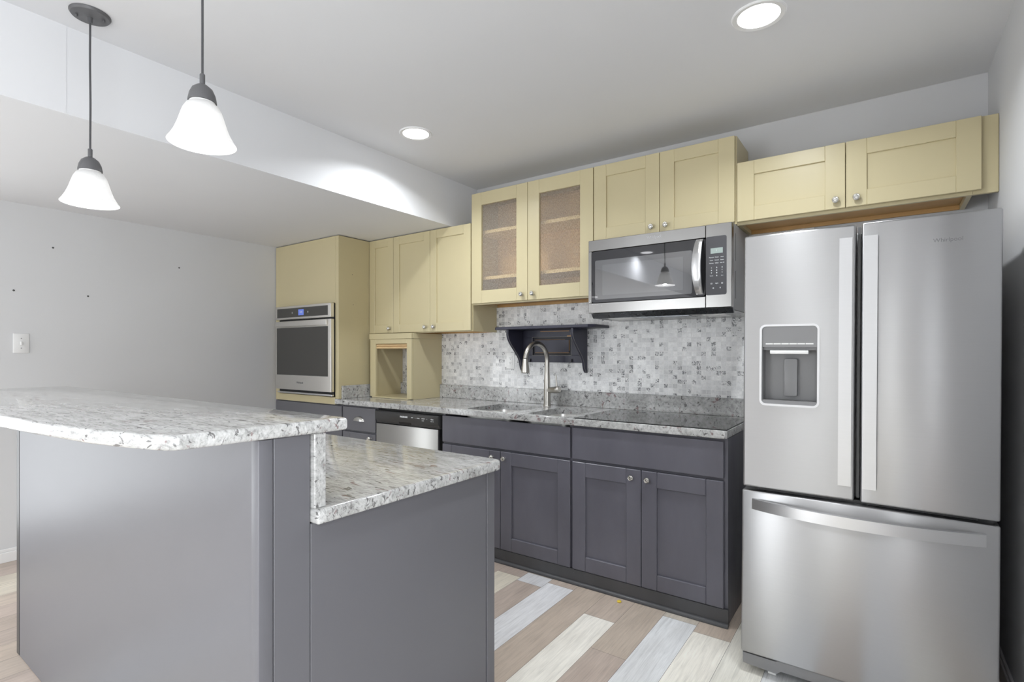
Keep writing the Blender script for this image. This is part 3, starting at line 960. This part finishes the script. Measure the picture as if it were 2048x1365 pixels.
u4 = thing('wall_cabinet', (-1.02, 3.0, 1.94), 'yellow two door wall cabinet mounted directly above the microwave', 'cabinet', 'yellow wall cabinets')
upper_box(-1.4255, -0.6195, 1.940, 2.396, u4)
d = shaker(-1.4235, -1.0215, 1.949, 2.393, UF, fr=0.080, ft=0.070).obj('door', 'yellow_paint', u4); knob(-1.064, 1.982, UF, d)
d = shaker(-1.0185, -0.6265, 1.949, 2.393, UF, fr=0.080, ft=0.070).obj('door', 'yellow_paint', u4); knob(-0.982, 1.982, UF, d)

UF_, UFR_ = UF, UFR
u5 = thing('wall_cabinet', (-0.13, 3.0, 1.93), 'wide low yellow wall cabinet above the refrigerator with a side filler', 'cabinet', 'yellow wall cabinets')
upper_box(-0.6185, 0.300, 1.932, 2.250, u5, rec=0.02)
for x0, x1, kx in ((-0.614, -0.146, -0.183), (-0.143, 0.326, -0.102)):
    d = shaker(x0, x1, 1.946, 2.247, UF, fr=0.080, ft=0.070).obj('door', 'yellow_paint', u5); knob(kx, 1.983, UF, d)
B().box(0.3005, XR - 0.0015, UFR, UFR + 0.018, 1.932, 2.250, 0.001).obj('filler_strip', 'yellow_paint', u5)

# appliance garage on the counter
ag = thing('appliance_garage', (-3.18, 2.98, CT1), 'yellow appliance garage with raised roll shutter standing on the countertop', 'appliance garage')
GF = 2.822
gx0, gx1 = -3.420, -2.936
m = B()
m.box(gx0 + 0.004, gx0 + 0.070, GF, GF + 0.02, CT1 + 0.008, 1.384, 0.0012)
m.box(gx1 - 0.054, gx1 - 0.004, GF, GF + 0.02, CT1 + 0.004, 1.384, 0.0012)
m.box(gx0 + 0.070, gx1 - 0.054, GF, GF + 0.02, 1.346, 1.384, 0.0012)
m.obj('face_frame', 'yellow_paint', ag)
m = B().box(gx0, gx1 + 0.001, GF - 0.006, GF + 0.02, 1.3845, 1.4265, 0.0015)
m.box(gx1 - 0.022, gx1 + 0.001, GF + 0.02, TF - 0.0015, 1.3845, 1.4265, 0.0015)
m.obj('crown_strip', 'yellow_paint', ag)
for xs in (gx0 + 0.004, gx1 - 0.022):
    p = [(xs, GF + 0.0205, CT1 + 0.001), (xs, YB - 0.0335, CT1 + 0.001), (xs, YB - 0.0335, 1.019), (xs, TF - 0.0015, 1.019), (xs, TF - 0.0015, 1.384), (xs, GF + 0.0205, 1.384)]
    B().prism(p, (0.018, 0, 0)).obj('side_panel', 'yellow_paint', ag)
B().box(gx0 + 0.0225, gx1 - 0.0225, GF + 0.004, YB - 0.034, CT1 + 0.001, CT1 + 0.012).box(gx0 + 0.04, gx1 - 0.03, GF - 0.012, GF + 0.004, CT1 + 0.001, CT1 + 0.010, 0.001).obj('bottom_board', 'yellow_paint', ag)
m = B()
for i in range(3):
    z = 1.306 + i * 0.0195
    pts = [(gx0 + 0.060, GF + 0.024, z), (gx0 + 0.060, GF + 0.012, z + 0.003), (gx0 + 0.060, GF + 0.008, z + 0.010), (gx0 + 0.060, GF + 0.012, z + 0.016), (gx0 + 0.060, GF + 0.024, z + 0.019)]
    m.prism(pts, (0.380, 0, 0))
m.obj('roll_shutter', 'tambour_wood', ag)

# ---------------------------------------------------------------- microwave
MF = 2.72
mw = thing('microwave', (-1.0, 2.9, 1.47), 'over-the-range stainless microwave above the cooktop', 'microwave')
m = B().box(-1.380, -0.612, MF + 0.045, TF - 0.002, 1.492, 1.926, 0.002)
m.obj('body', 'grey_plastic', mw)
m = B()
for z0, z1 in ((1.55, 1.69), (1.74, 1.88)):
    m.box(-0.6125, -0.6112, MF + 0.10, MF + 0.104, z0, z1)
m.obj('side_slots', 'black_plastic', mw)
ho = rrect(-1.367, -0.7345, 1.561, 1.852, 0.014)
dr = B()
# steel door as a ring around the glass
dr.box(-1.388, -0.7335, MF, MF + 0.042, 1.855, 1.918, 0.002)
dr.box(-1.388, -0.7335, MF, MF + 0.042, 1.502, 1.559, 0.002)
dr.box(-1.388, -1.368, MF, MF + 0.042, 1.559, 1.855, 0.001)
dr = dr.obj('door', 'brushed_steel', mw)
B().prism([(x, MF - 0.0008, z) for x, z in ho], (0, 0.03, 0)).obj('door_glass', 'black_glass', dr)
B().prism([(x, MF - 0.0016, z) for x, z in rrect(-1.345, -0.800, 1.578, 1.800, 0.008)], (0, 0.02, 0)).obj('window', 'window_mesh', dr)
hm = B()
prof = []
for i in range(15):
    s = i / 14
    prof.append((s, 0.040 * math.sin(math.pi * s) ** 0.6 + 0.012))
vsx = []
b = bmesh.new()
for s, o_ in prof:
    z = 1.570 + s * 0.278
    bow = 0.012 * math.sin(math.pi * s)
    vsx.append([b.verts.new(p) for p in ((-0.776 - bow, MF - o_, z), (-0.752 - bow * 0.4, MF - o_ - 0.006, z), (-0.742 - bow * 0.2, MF - o_, z), (-0.742 - bow * 0.2, MF - o_ + 0.011, z), (-0.776 - bow, MF - o_ + 0.011, z))])
for k in range(len(vsx) - 1):
    for i in range(5):
        f = b.faces.new((vsx[k][i], vsx[k][(i + 1) % 5], vsx[k + 1][(i + 1) % 5], vsx[k + 1][i])); f.smooth = True
b.faces.new(list(reversed(vsx[0]))); b.faces.new(vsx[-1])
mb = MB(); mb.bm.free(); mb.bm = b
mb.box(-0.774, -0.748, MF - 0.016, MF + 0.001, 1.571, 1.590).box(-0.774, -0.748, MF - 0.016, MF + 0.001, 1.828, 1.847)
mb.obj('handle', 'handle_steel', dr)
text('Whirlpool', 0.019, (-1.0, MF - 0.0004, 1.893), 'emblem_mid', dr, 'emblem')
B().prism([(x, MF - 0.0020, z) for x, z in rrect(-1.300, -0.845, 1.600, 1.772, 0.006)], (0, 0.02, 0)).obj('window_screen', 'window_screen', dr)
cp = B().box(-0.7320, -0.608, MF, MF + 0.042, 1.502, 1.9185, 0.002).obj('control_panel', 'brushed_steel', mw)
B().prism([(x, MF - 0.0012, z) for x, z in rrect(-0.7315, -0.632, 1.564, 1.857, 0.010)], (0, 0.02, 0)).obj('key_panel', 'panel_glass', cp)
B().box(-0.708, -0.650, MF - 0.0020, MF, 1.771, 1.798).obj('display', 'lcd_display', cp)
text('1', 0.012, (-0.680, MF - 0.0022, 1.785), 'legend_white', cp, 'display_digits')
for r_, row in enumerate((('Popcorn', 'Potato', 'Pizza'), ('Cook', 'Reheat', 'Steam'), ('Defrost', 'Soften', 'Add 30'))):
    for c_, s in enumerate(row):
        text(s, 0.0068, (-0.704 + 0.0255 * c_, MF - 0.0014, 1.752 - 0.0145 * r_), 'legend_white', cp, 'key_legend')
for r_, row in enumerate(('123', '456', '789')):
    for c_, s in enumerate(row):
        text(s, 0.0085, (-0.704 + 0.0255 * c_, MF - 0.0014, 1.700 - 0.013 * r_), 'legend_white', cp, 'key_legend', bold=0.0003)
text('Cancel', 0.0055, (-0.704, MF - 0.0014, 1.660), 'legend_white', cp, 'key_legend')
text('0', 0.0085, (-0.6785, MF - 0.0014, 1.660), 'legend_white', cp, 'key_legend', bold=0.0003)
text('Start', 0.0055, (-0.653, MF - 0.0014, 1.660), 'legend_white', cp, 'key_legend')
for c_, s in ((0, '[||]'), (1, 'Light'), (2, '[||]')):
    text(s, 0.0075, (-0.704 + 0.0255 * c_, MF - 0.0014, 1.622), 'legend_white', cp, 'key_legend')
for c_, s in ((0.35, 'O'), (1.65, 'V')):
    text(s, 0.0085, (-0.704 + 0.0255 * c_, MF - 0.0014, 1.598), 'legend_white', cp, 'key_legend', bold=0.0003)
m = B()
m.prism([(-1.380, MF + 0.020, 1.4995), (-1.380, MF + 0.045, 1.474), (-1.380, MF + 0.060, 1.474), (-1.380, MF + 0.060, 1.4995)], (0.771, 0, 0))
m.obj('vent_lip', 'dark_metal', mw)
m = B().box(-1.376, -0.613, MF + 0.061, TF - 0.03, 1.474, 1.4915, 0.002)
bp = m.obj('bottom_plate', 'brushed_steel', mw)
B().box(-1.31, -1.17, MF + 0.10, MF + 0.30, 1.4725, 1.4745).obj('lamp_cover', 'white_plastic', bp)
B().box(-0.78, -0.66, MF + 0.10, MF + 0.26, 1.4725, 1.4745).obj('lamp_cover', 'white_plastic', bp)
B().box(-1.12, -0.84, MF + 0.08, MF + 0.24, 1.4725, 1.4745).obj('grease_filter', 'dark_metal', bp)

# ---------------------------------------------------------------- wall shelf with brackets
ws = thing('wall_shelf', (-1.87, 3.15, 1.2), 'navy wooden wall shelf with two curved brackets above the faucet', 'shelf')
SY = TF - 0.001
outl = [(-2.240, SY), (-2.240, 2.955), (-2.215, 2.930), (-1.500, 2.930), (-1.462, 2.968), (-1.462, SY)]
B().prism([(x, y, 1.435) for x, y in outl], (0, 0, 0.019), 0.003).obj('top_board', 'navy_paint', ws)
for xb in (-2.145, -1.636):
    prof = [(SY, 1.4345), (2.958, 1.4345), (2.958, 1.405)]
    for i in range(15):
        s = i / 14
        yy = 2.958 + 0.158 * (3 * s * s - 2 * s ** 3)
        zz = 1.405 - 0.215 * s
        prof.append((yy, zz))
    prof += [(3.124, 1.168), (3.134, 1.152), (3.146, 1.142), (SY, 1.140)]
    br = B().prism([(xb, y, z) for y, z in prof], (0.017, 0, 0), 0.002).obj('bracket', 'navy_paint', ws)
    m = B()
    for xe in (xb + 0.0012, xb + 0.0158):
        m.tube([(xe, y - 0.0006, z) for y, z in prof[3:-1]], 0.0011, 6)
    m.obj('worn_edge', 'worn_grey', br, 'pale worn edge of the bracket')
pn = B()
X0, X1, Z0_, Z1_ = -2.1275, -1.6365, 1.208, 1.4345
ix0, ix1, iz0, iz1 = -2.045, -1.735, 1.258, 1.384
pn.box(X0, X1, SY - 0.018, SY, Z0_, iz0, 0.0012)
pn.box(X0, X1, SY - 0.018, SY, iz1, Z1_, 0.0012)
pn.box(X0, ix0, SY - 0.018, SY, iz0, iz1, 0.0012)
pn.box(ix1, X1, SY - 0.018, SY, iz0, iz1, 0.0012)
pn = pn.obj('back_board', 'navy_paint', ws)
B().box(ix0, ix1, SY - 0.008, SY, iz0, iz1).obj('panel_recess', 'navy_groove', pn)  # shadow lines around the raised panel, painted as a dark backing
b = B()
b.prism([(ix0 + 0.018, SY - 0.014, iz0 + 0.018), (ix1 - 0.018, SY - 0.014, iz0 + 0.018), (ix1 - 0.018, SY - 0.014, iz1 - 0.018), (ix0 + 0.018, SY - 0.014, iz1 - 0.018)], (0, 0.006, 0), 0.002, 1)
b.obj('raised_panel', 'navy_paint', pn)
m = B()
for a in ((ix0 + 0.0165, ix1 - 0.0165, iz0 + 0.0155, iz0 + 0.018), (ix1 - 0.018, ix1 - 0.0160, iz0 + 0.03, iz1 - 0.02), (ix0 + 0.0165, ix1 - 0.05, iz1 - 0.018, iz1 - 0.0168)):
    m.box(a[0], a[1], SY - 0.0128, SY - 0.0085, a[2], a[3])
for a in ((-1.765, -1.735, iz1 + 0.002, iz1 + 0.010), (-1.734, -1.732, iz0 + 0.03, iz1 - 0.03), (-1.98, -1.75, Z1_ - 0.012, Z1_ - 0.008)):
    m.box(a[0], a[1], SY - 0.0186, SY - 0.0175, a[2], a[3])
mm_ = B()
for a in ((ix0 - 0.004, ix1 + 0.004, iz1, iz1 + 0.0025), (ix0 - 0.004, ix1 + 0.004, iz0 - 0.0025, iz0), (ix0 - 0.004, ix0 - 0.0015, iz0, iz1), (ix1 + 0.0015, ix1 + 0.004, iz0, iz1)):
    mm_.box(a[0], a[1], SY - 0.0195, SY - 0.0175, a[2], a[3])
mm_.obj('panel_bead', 'worn_grey', pn, 'pale worn bead around the inset panel')
m.obj('worn_edge', 'bare_wood', pn, 'bare wood showing through worn navy paint')
for xx in (ix0 - 0.02, ix1 + 0.006):
    B().box(xx, xx + 0.005, SY - 0.03, SY - 0.018, 1.212, 1.232).box(xx, xx + 0.005, SY - 0.034, SY - 0.029, 1.210, 1.220).obj('peg_hook', 'black_plastic', pn)

# electrical outlet under the shelf
ol = thing('wall_outlet', (-2.25, TF, 1.217), 'white double electrical outlet on the mosaic tile behind the faucet', 'outlet')
pl = B().box(-2.287, -2.213, TF - 0.006, TF - 0.0005, 1.157, 1.278, 0.0025, 2).obj('face_plate', 'white_plastic', ol)
B().prism([(x, TF - 0.0085, z) for x, z in rrect(-2.267, -2.233, 1.184, 1.252, 0.003)], (0, 0.005, 0)).obj('socket', 'white_plastic', ol)
m = B()
for zc in (1.201, 1.235):
    m.box(-2.2575, -2.2555, TF - 0.0088, TF - 0.006, zc - 0.003, zc + 0.007)
    m.box(-2.2445, -2.2420, TF - 0.0088, TF - 0.006, zc - 0.002, zc + 0.006)
    m.lathe([(0.0024, 0), (0.0024, 0.002)], (-2.250, TF - 0.0068, zc - 0.008), (0, -1, 0), 10)
m.obj('socket_slots', 'dark_screw', ol)

# ---------------------------------------------------------------- refrigerator
FY = 2.25
fr_ = thing('refrigerator', (-0.085, FY + 0.4, 0.0), 'tall stainless french door refrigerator with water dispenser and freezer drawer', 'refrigerator')
FX0, FX1 = -0.4665, 0.2965
B().box(FX0 + 0.006, FX1 - 0.006, FY + 0.085, 3.075, 0.03, 1.720, 0.004).obj('cabinet_body', 'fridge_side', fr_)


def curved_door(x0, x1, z0, z1, mat, name, hole=None):
    """door slab with rounded vertical edges"""
    return B().box(x0, x1, FY, FY + 0.075, z0, z1, 0.009, 3)


# left door is a ring around the dispenser recess
lx0, lx1, dz0, dz1 = FX0, -0.0925, 0.742, 1.738
hx0, hx1, hz0, hz1 = -0.4035, -0.2070, 1.072, 1.380
ld = B().box(lx0, lx1, FY, FY + 0.075, dz0, dz1, 0.007, 3).obj('left_door', 'fridge_steel', fr_)
cut = B().prism([(x, FY - 0.02, z) for x, z in rrect(hx0, hx1, hz0, hz1, 0.018, 6)], (0, 0.115, 0)).obj('cutter', 'fridge_steel', fr_)
bo_ = ld.modifiers.new('recess', 'BOOLEAN')
bo_.operation = 'DIFFERENCE'
bo_.solver = 'EXACT'
bo_.object = cut
bpy.context.view_layer.update()
me_ = bpy.data.meshes.new_from_object(ld.evaluated_get(bpy.context.evaluated_depsgraph_get()))
ld.modifiers.clear()
ld.data = me_
me_.name = 'left_door'
bpy.data.objects.remove(cut)
for p_ in me_.polygons:
    p_.use_smooth = max(abs(c_) for c_ in p_.normal) < 0.9995
# dispenser in the left door
m = B()
ring_o, ring_i = rrect(hx0 - 0.004, hx1 + 0.004, hz0 - 0.004, hz1 + 0.004, 0.021, 6), rrect(hx0 + 0.0035, hx1 - 0.0035, hz0 + 0.0035, hz1 - 0.0035, 0.015, 6)
b = bmesh.new()
ra = [b.verts.new((x, FY - 0.003, z)) for x, z in ring_o]; rb = [b.verts.new((x, FY - 0.003, z)) for x, z in ring_i]
rc = [b.verts.new((x, FY + 0.004, z)) for x, z in ring_o]; rd = [b.verts.new((x, FY + 0.006, z)) for x, z in ring_i]
n = len(ra)
for p_, q_ in ((ra, rb), (rc, ra), (rb, rd)):
    for i in range(n):
        b.faces.new((p_[i], p_[(i + 1) % n], q_[(i + 1) % n], q_[i]))
mb = MB(); mb.bm.free(); mb.bm = b
mb.obj('dispenser_bezel', 'emblem_light', ld)
m = B()
m.box(hx0 + 0.001, hx1 - 0.001, FY + 0.006, FY + 0.02, 1.296, hz1 - 0.001)
m.obj('dispenser_panel', 'grey_plastic', ld)
m = B()
for i in range(6):
    x = -0.387 + i * 0.0275
    m.box(x, x + 0.0255, FY + 0.0045, FY + 0.007, 1.3065, 1.3115)
m.obj('dispenser_keys', 'white_plastic', ld)
m = B()
m.box(hx0 + 0.001, hx1 - 0.001, FY + 0.062, FY + 0.070, hz0 + 0.001, 1.296)
m.box(hx0 + 0.001, hx0 + 0.006, FY + 0.004, FY + 0.062, hz0 + 0.001, 1.296)
m.box(hx1 - 0.006, hx1 - 0.001, FY + 0.004, FY + 0.062, hz0 + 0.001, 1.296)
m.box(hx0 + 0.006, hx1 - 0.006, FY + 0.02, FY + 0.062, 1.285, 1.296)
m.box(hx0 + 0.006, hx1 - 0.006, FY + 0.004, FY + 0.0615, hz0 + 0.001, hz0 + 0.018)
m.obj('dispenser_recess', 'mid_grey_plastic', ld)
B().box(-0.372, -0.240, FY + 0.003, FY + 0.030, 1.270, 1.284, 0.003, 2).obj('dispenser_spout', 'white_plastic', ld)
m = B().prism([(x, FY + 0.040, z) for x, z in rrect(-0.327, -0.281, 1.105, 1.252, 0.008)], (0, 0.020, 0), 0.002)
m.obj('dispenser_paddle', 'mid_grey_plastic', ld)

rd_ = B().box(-0.0755, FX1, FY - 0.002, FY + 0.073, dz0 - 0.001, dz1 + 0.001, 0.007, 3).obj('right_door', 'fridge_steel', fr_)
text('Whirlpool', 0.0185, (0.162, FY - 0.0026, 1.652), 'emblem_dark', rd_, 'emblem', 1.0)
dw_ = B().box(FX0 - 0.003, FX1 + 0.001, FY, FY + 0.075, 0.078, 0.7275, 0.007, 3).obj('freezer_drawer', 'fridge_steel', fr_)


def bow_handle(p0, p1, width, out, parent, axis, face):
    """flat bar bowed away from the door; ends touch the door face"""
    b = bmesh.new()
    rows = []
    N = 25
    for i in range(N):
        s = i / (N - 1)
        o_ = 0.012 + out * (1 - (2 * s - 1) ** 2) ** 0.9 if 0 < s < 1 else 0.012
        th = 0.012 if axis == 'Z' else 0.018
        if axis == 'Z':
            z = p0[1] + (p1[1] - p0[1]) * s
            x = p0[0]
            c = [(x - width / 2, face - o_, z), (x + width / 2, face - o_, z), (x + width / 2, face - o_ + th, z), (x - width / 2, face - o_ + th, z)]
        else:
            x = p0[0] + (p1[0] - p0[0]) * s
            z = p0[1]
            c = [(x, face - o_, z + width / 2), (x, face - o_, z - width / 2), (x, face - o_ + th, z - width / 2), (x, face - o_ + th, z + width / 2)]
        rows.append([b.verts.new(q) for q in c])
    for k in range(N - 1):
        for i in range(4):
            f = b.faces.new((rows[k][i], rows[k][(i + 1) % 4], rows[k + 1][(i + 1) % 4], rows[k + 1][i])); f.smooth = True
    b.faces.new(list(reversed(rows[0]))); b.faces.new(rows[-1])
    mb = MB(); mb.bm.free(); mb.bm = b
    return mb.obj('handle', 'handle_steel', parent)


bow_handle((-0.1225, 0.795), (-0.1225, 1.690), 0.040, 0.006, ld, 'Z', FY)
bow_handle((-0.0480, 0.793), (-0.0480, 1.690), 0.040, 0.006, rd_, 'Z', FY - 0.002)
bow_handle((-0.430, 0.6775), (0.262, 0.6775), 0.040, 0.062, dw_, 'X', FY)
B().box(FX0 + 0.05, FX1 - 0.05, FY + 0.03, FY + 0.084, 0.7285, 0.741).obj('door_gasket', 'black_plastic', fr_)
B().box(-0.0885, -0.0795, FY + 0.05, FY + 0.083, 0.745, 1.735).obj('mullion', 'mid_grey_plastic', fr_)
for xh in (FX0 + 0.05, FX1 - 0.05):
    B().box(xh - 0.03, xh + 0.03, FY + 0.05, FY + 0.17, 1.7215, 1.745, 0.004).obj('hinge_cover', 'grey_plastic', fr_)
m = B()
gp = [(FX0 + 0.002, 0.028), (FX0 + 0.125, 0.022), (FX0 + 0.14, 0.036), (FX1 - 0.14, 0.036), (FX1 - 0.125, 0.022), (FX1 - 0.002, 0.028), (FX1 - 0.002, 0.070), (FX1 - 0.12, 0.070), (FX1 - 0.13, 0.076), (FX0 + 0.13, 0.076), (FX0 + 0.12, 0.070), (FX0 + 0.002, 0.070)]
m.prism([(x, FY + 0.012, z) for x, z in gp], (0, 0.05, 0), 0.002)
m.obj('base_grille', 'mid_grey_plastic', fr_)
for xh in (FX0 + 0.045, FX1 - 0.045):
    B().cyl(0.020, (xh - 0.012, FY + 0.09, 0.0215), (xh + 0.012, FY + 0.09, 0.0215), 18).obj('roller', 'white_plastic', fr_)
    B().box(xh + 0.045, xh + 0.075, FY + 0.035, FY + 0.06, 0.002, 0.024, 0.002).obj('levelling_foot', 'white_plastic', fr_)
fr_.rotation_euler = (0, 0.0065, 0)

# ---------------------------------------------------------------- island
IX, IL, IY0, IY1 = -1.085, -3.005, 0.600, 1.428
is_ = thing('kitchen_island', (-2.05, 1.0, 0), 'charcoal painted kitchen island with raised bar wall in the foreground', 'kitchen island')
B().box(IL + 0.04, IX - 0.032, IY0 + 0.004, 0.722, 0.002, 1.0885, 0.001).obj('bar_wall_panel', 'charcoal_panel', is_)
m = B().box(IX - 0.0315, IX - 0.0005, IY0, IY0 + 0.0325, 0.002, 1.0885, 0.0025, 2)
m.obj('corner_post', 'charcoal_panel', is_)
B().box(IX - 0.0315, IX, IY0 + 0.034, 0.7225, 0.002, 1.0885, 0.0015).obj('bar_end_panel', 'charcoal_panel', is_)
B().box(IL, IL + 0.038, IY0 + 0.003, 0.722, 0.002, 1.0885, 0.001).obj('end_trim', 'black_plastic', is_)  # strip coloured near-black, darker than the panels beside it
B().box(IL, IX - 0.016, 0.7235, IY1 - 0.045, 0.002, 0.879).obj('cabinet_body', 'charcoal_panel', is_)
B().box(IX - 0.0155, IX, 0.7240, IY1 - 0.046, 0.002, 0.879, 0.0015).obj('end_panel', 'charcoal_panel', is_)
B().box(IL, IX + 0.001, IY1 - 0.042, IY1, 0.002, 0.879, 0.002).obj('face_frame', 'charcoal_panel', is_)
for i in range(4):
    xa = IL + 0.02 + i * 0.472
    shf = B()
    fr4, th = 0.062, 0.018
    z0, z1, ya = 0.11, 0.86, IY1 + 0.0006
    xb = xa + 0.464
    shf.box(xa, xa + fr4, ya, ya + th, z0, z1, 0.0014).box(xb - fr4, xb, ya, ya + th, z0, z1, 0.0014)
    shf.box(xa + fr4, xb - fr4, ya, ya + th, z1 - fr4, z1, 0.0014).box(xa + fr4, xb - fr4, ya, ya + th, z0, z0 + fr4, 0.0014)
    shf.box(xa + fr4 - 0.003, xb - fr4 + 0.003, ya, ya + th - 0.008, z0 + fr4 - 0.003, z1 - fr4 + 0.003)
    shf.obj('door', 'charcoal_panel', is_)

ic = thing('island_countertop', (-2.05, 1.07, 0.914), 'lower polished granite top of the island, between bar and kitchen', 'countertop')


def round_poly(pts, rads, n=7):
    out = []
    N = len(pts)
    for i, (p, r) in enumerate(zip(pts, rads)):
        if r == 0:
            out.append(p); continue
        P, A, C = Vector(p), Vector(pts[i - 1]), Vector(pts[(i + 1) % N])
        d1, d2 = (A - P).normalized(), (C - P).normalized()
        ang = d1.angle(d2)
        L = r / math.tan(ang / 2)
        c = P + (d1 + d2).normalized() * (r / math.sin(ang / 2))
        s, e = P + d1 * L, P + d2 * L
        a0, a1 = math.atan2(s.y - c.y, s.x - c.x), math.atan2(e.y - c.y, e.x - c.x)
        da = (a1 - a0 + math.pi) % (2 * math.pi) - math.pi
        for k in range(n + 1):
            a = a0 + da * k / n
            out.append((c.x + r * math.cos(a), c.y + r * math.sin(a)))
    return out


poly = round_poly([(-3.02, 0.7245), (-1.058, 0.7245), (-1.056, 1.436), (-3.02, 1.436)], [0, 0.008, 0.022, 0.01])
B().plate(poly, [], 0.8795, 0.914, 0.007, None).obj('worktop', 'granite_bar', ic)
B().box(-3.02, -1.073, 0.726, 0.757, 0.9145, 1.0892, 0.002).obj('riser', 'granite_bar', ic)

bar = [(-1.060, 0.806), (-1.063, 0.740), (-1.072, 0.650), (-1.081, 0.560), (-1.086, 0.490), (-1.089, 0.457), (-1.096, 0.438), (-1.110, 0.427), (-1.138, 0.417), (-1.200, 0.399),
       (-1.316, 0.374), (-1.566, 0.345), (-1.790, 0.328), (-2.05, 0.318), (-2.32, 0.326), (-2.60, 0.350), (-2.85, 0.392), (-3.02, 0.432), (-3.08, 0.462), (-3.105, 0.520), (-3.118, 0.62), (-3.118, 0.745),
       (-3.108, 0.776), (-3.085, 0.792), (-3.04, 0.800), (-2.6, 0.810), (-2.0, 0.812), (-1.5, 0.812), (-1.10, 0.812), (-1.072, 0.811)]
bt = B().plate(list(reversed(bar)), [], 1.0898, 1.120, 0.008, None).obj('bar_countertop', 'granite_bar')
tag(bt, 'raised granite bar top with bowed front edge, foreground left', 'countertop')

# crumb on the floor near the toe board
o = B().lathe([(0.001, 0.0), (0.010, 0.001), (0.012, 0.005), (0.006, 0.010), (0.001, 0.011)], (-1.104, 2.505, 0.0005), (0, 0, 1), 9).obj('crumb', 'yellow_crumb')
tag(o, 'tiny yellow crumb on the floor in front of the toe board', 'crumb')

for o in bpy.data.objects:
    if '_w' in o.keys(): del o['_w']
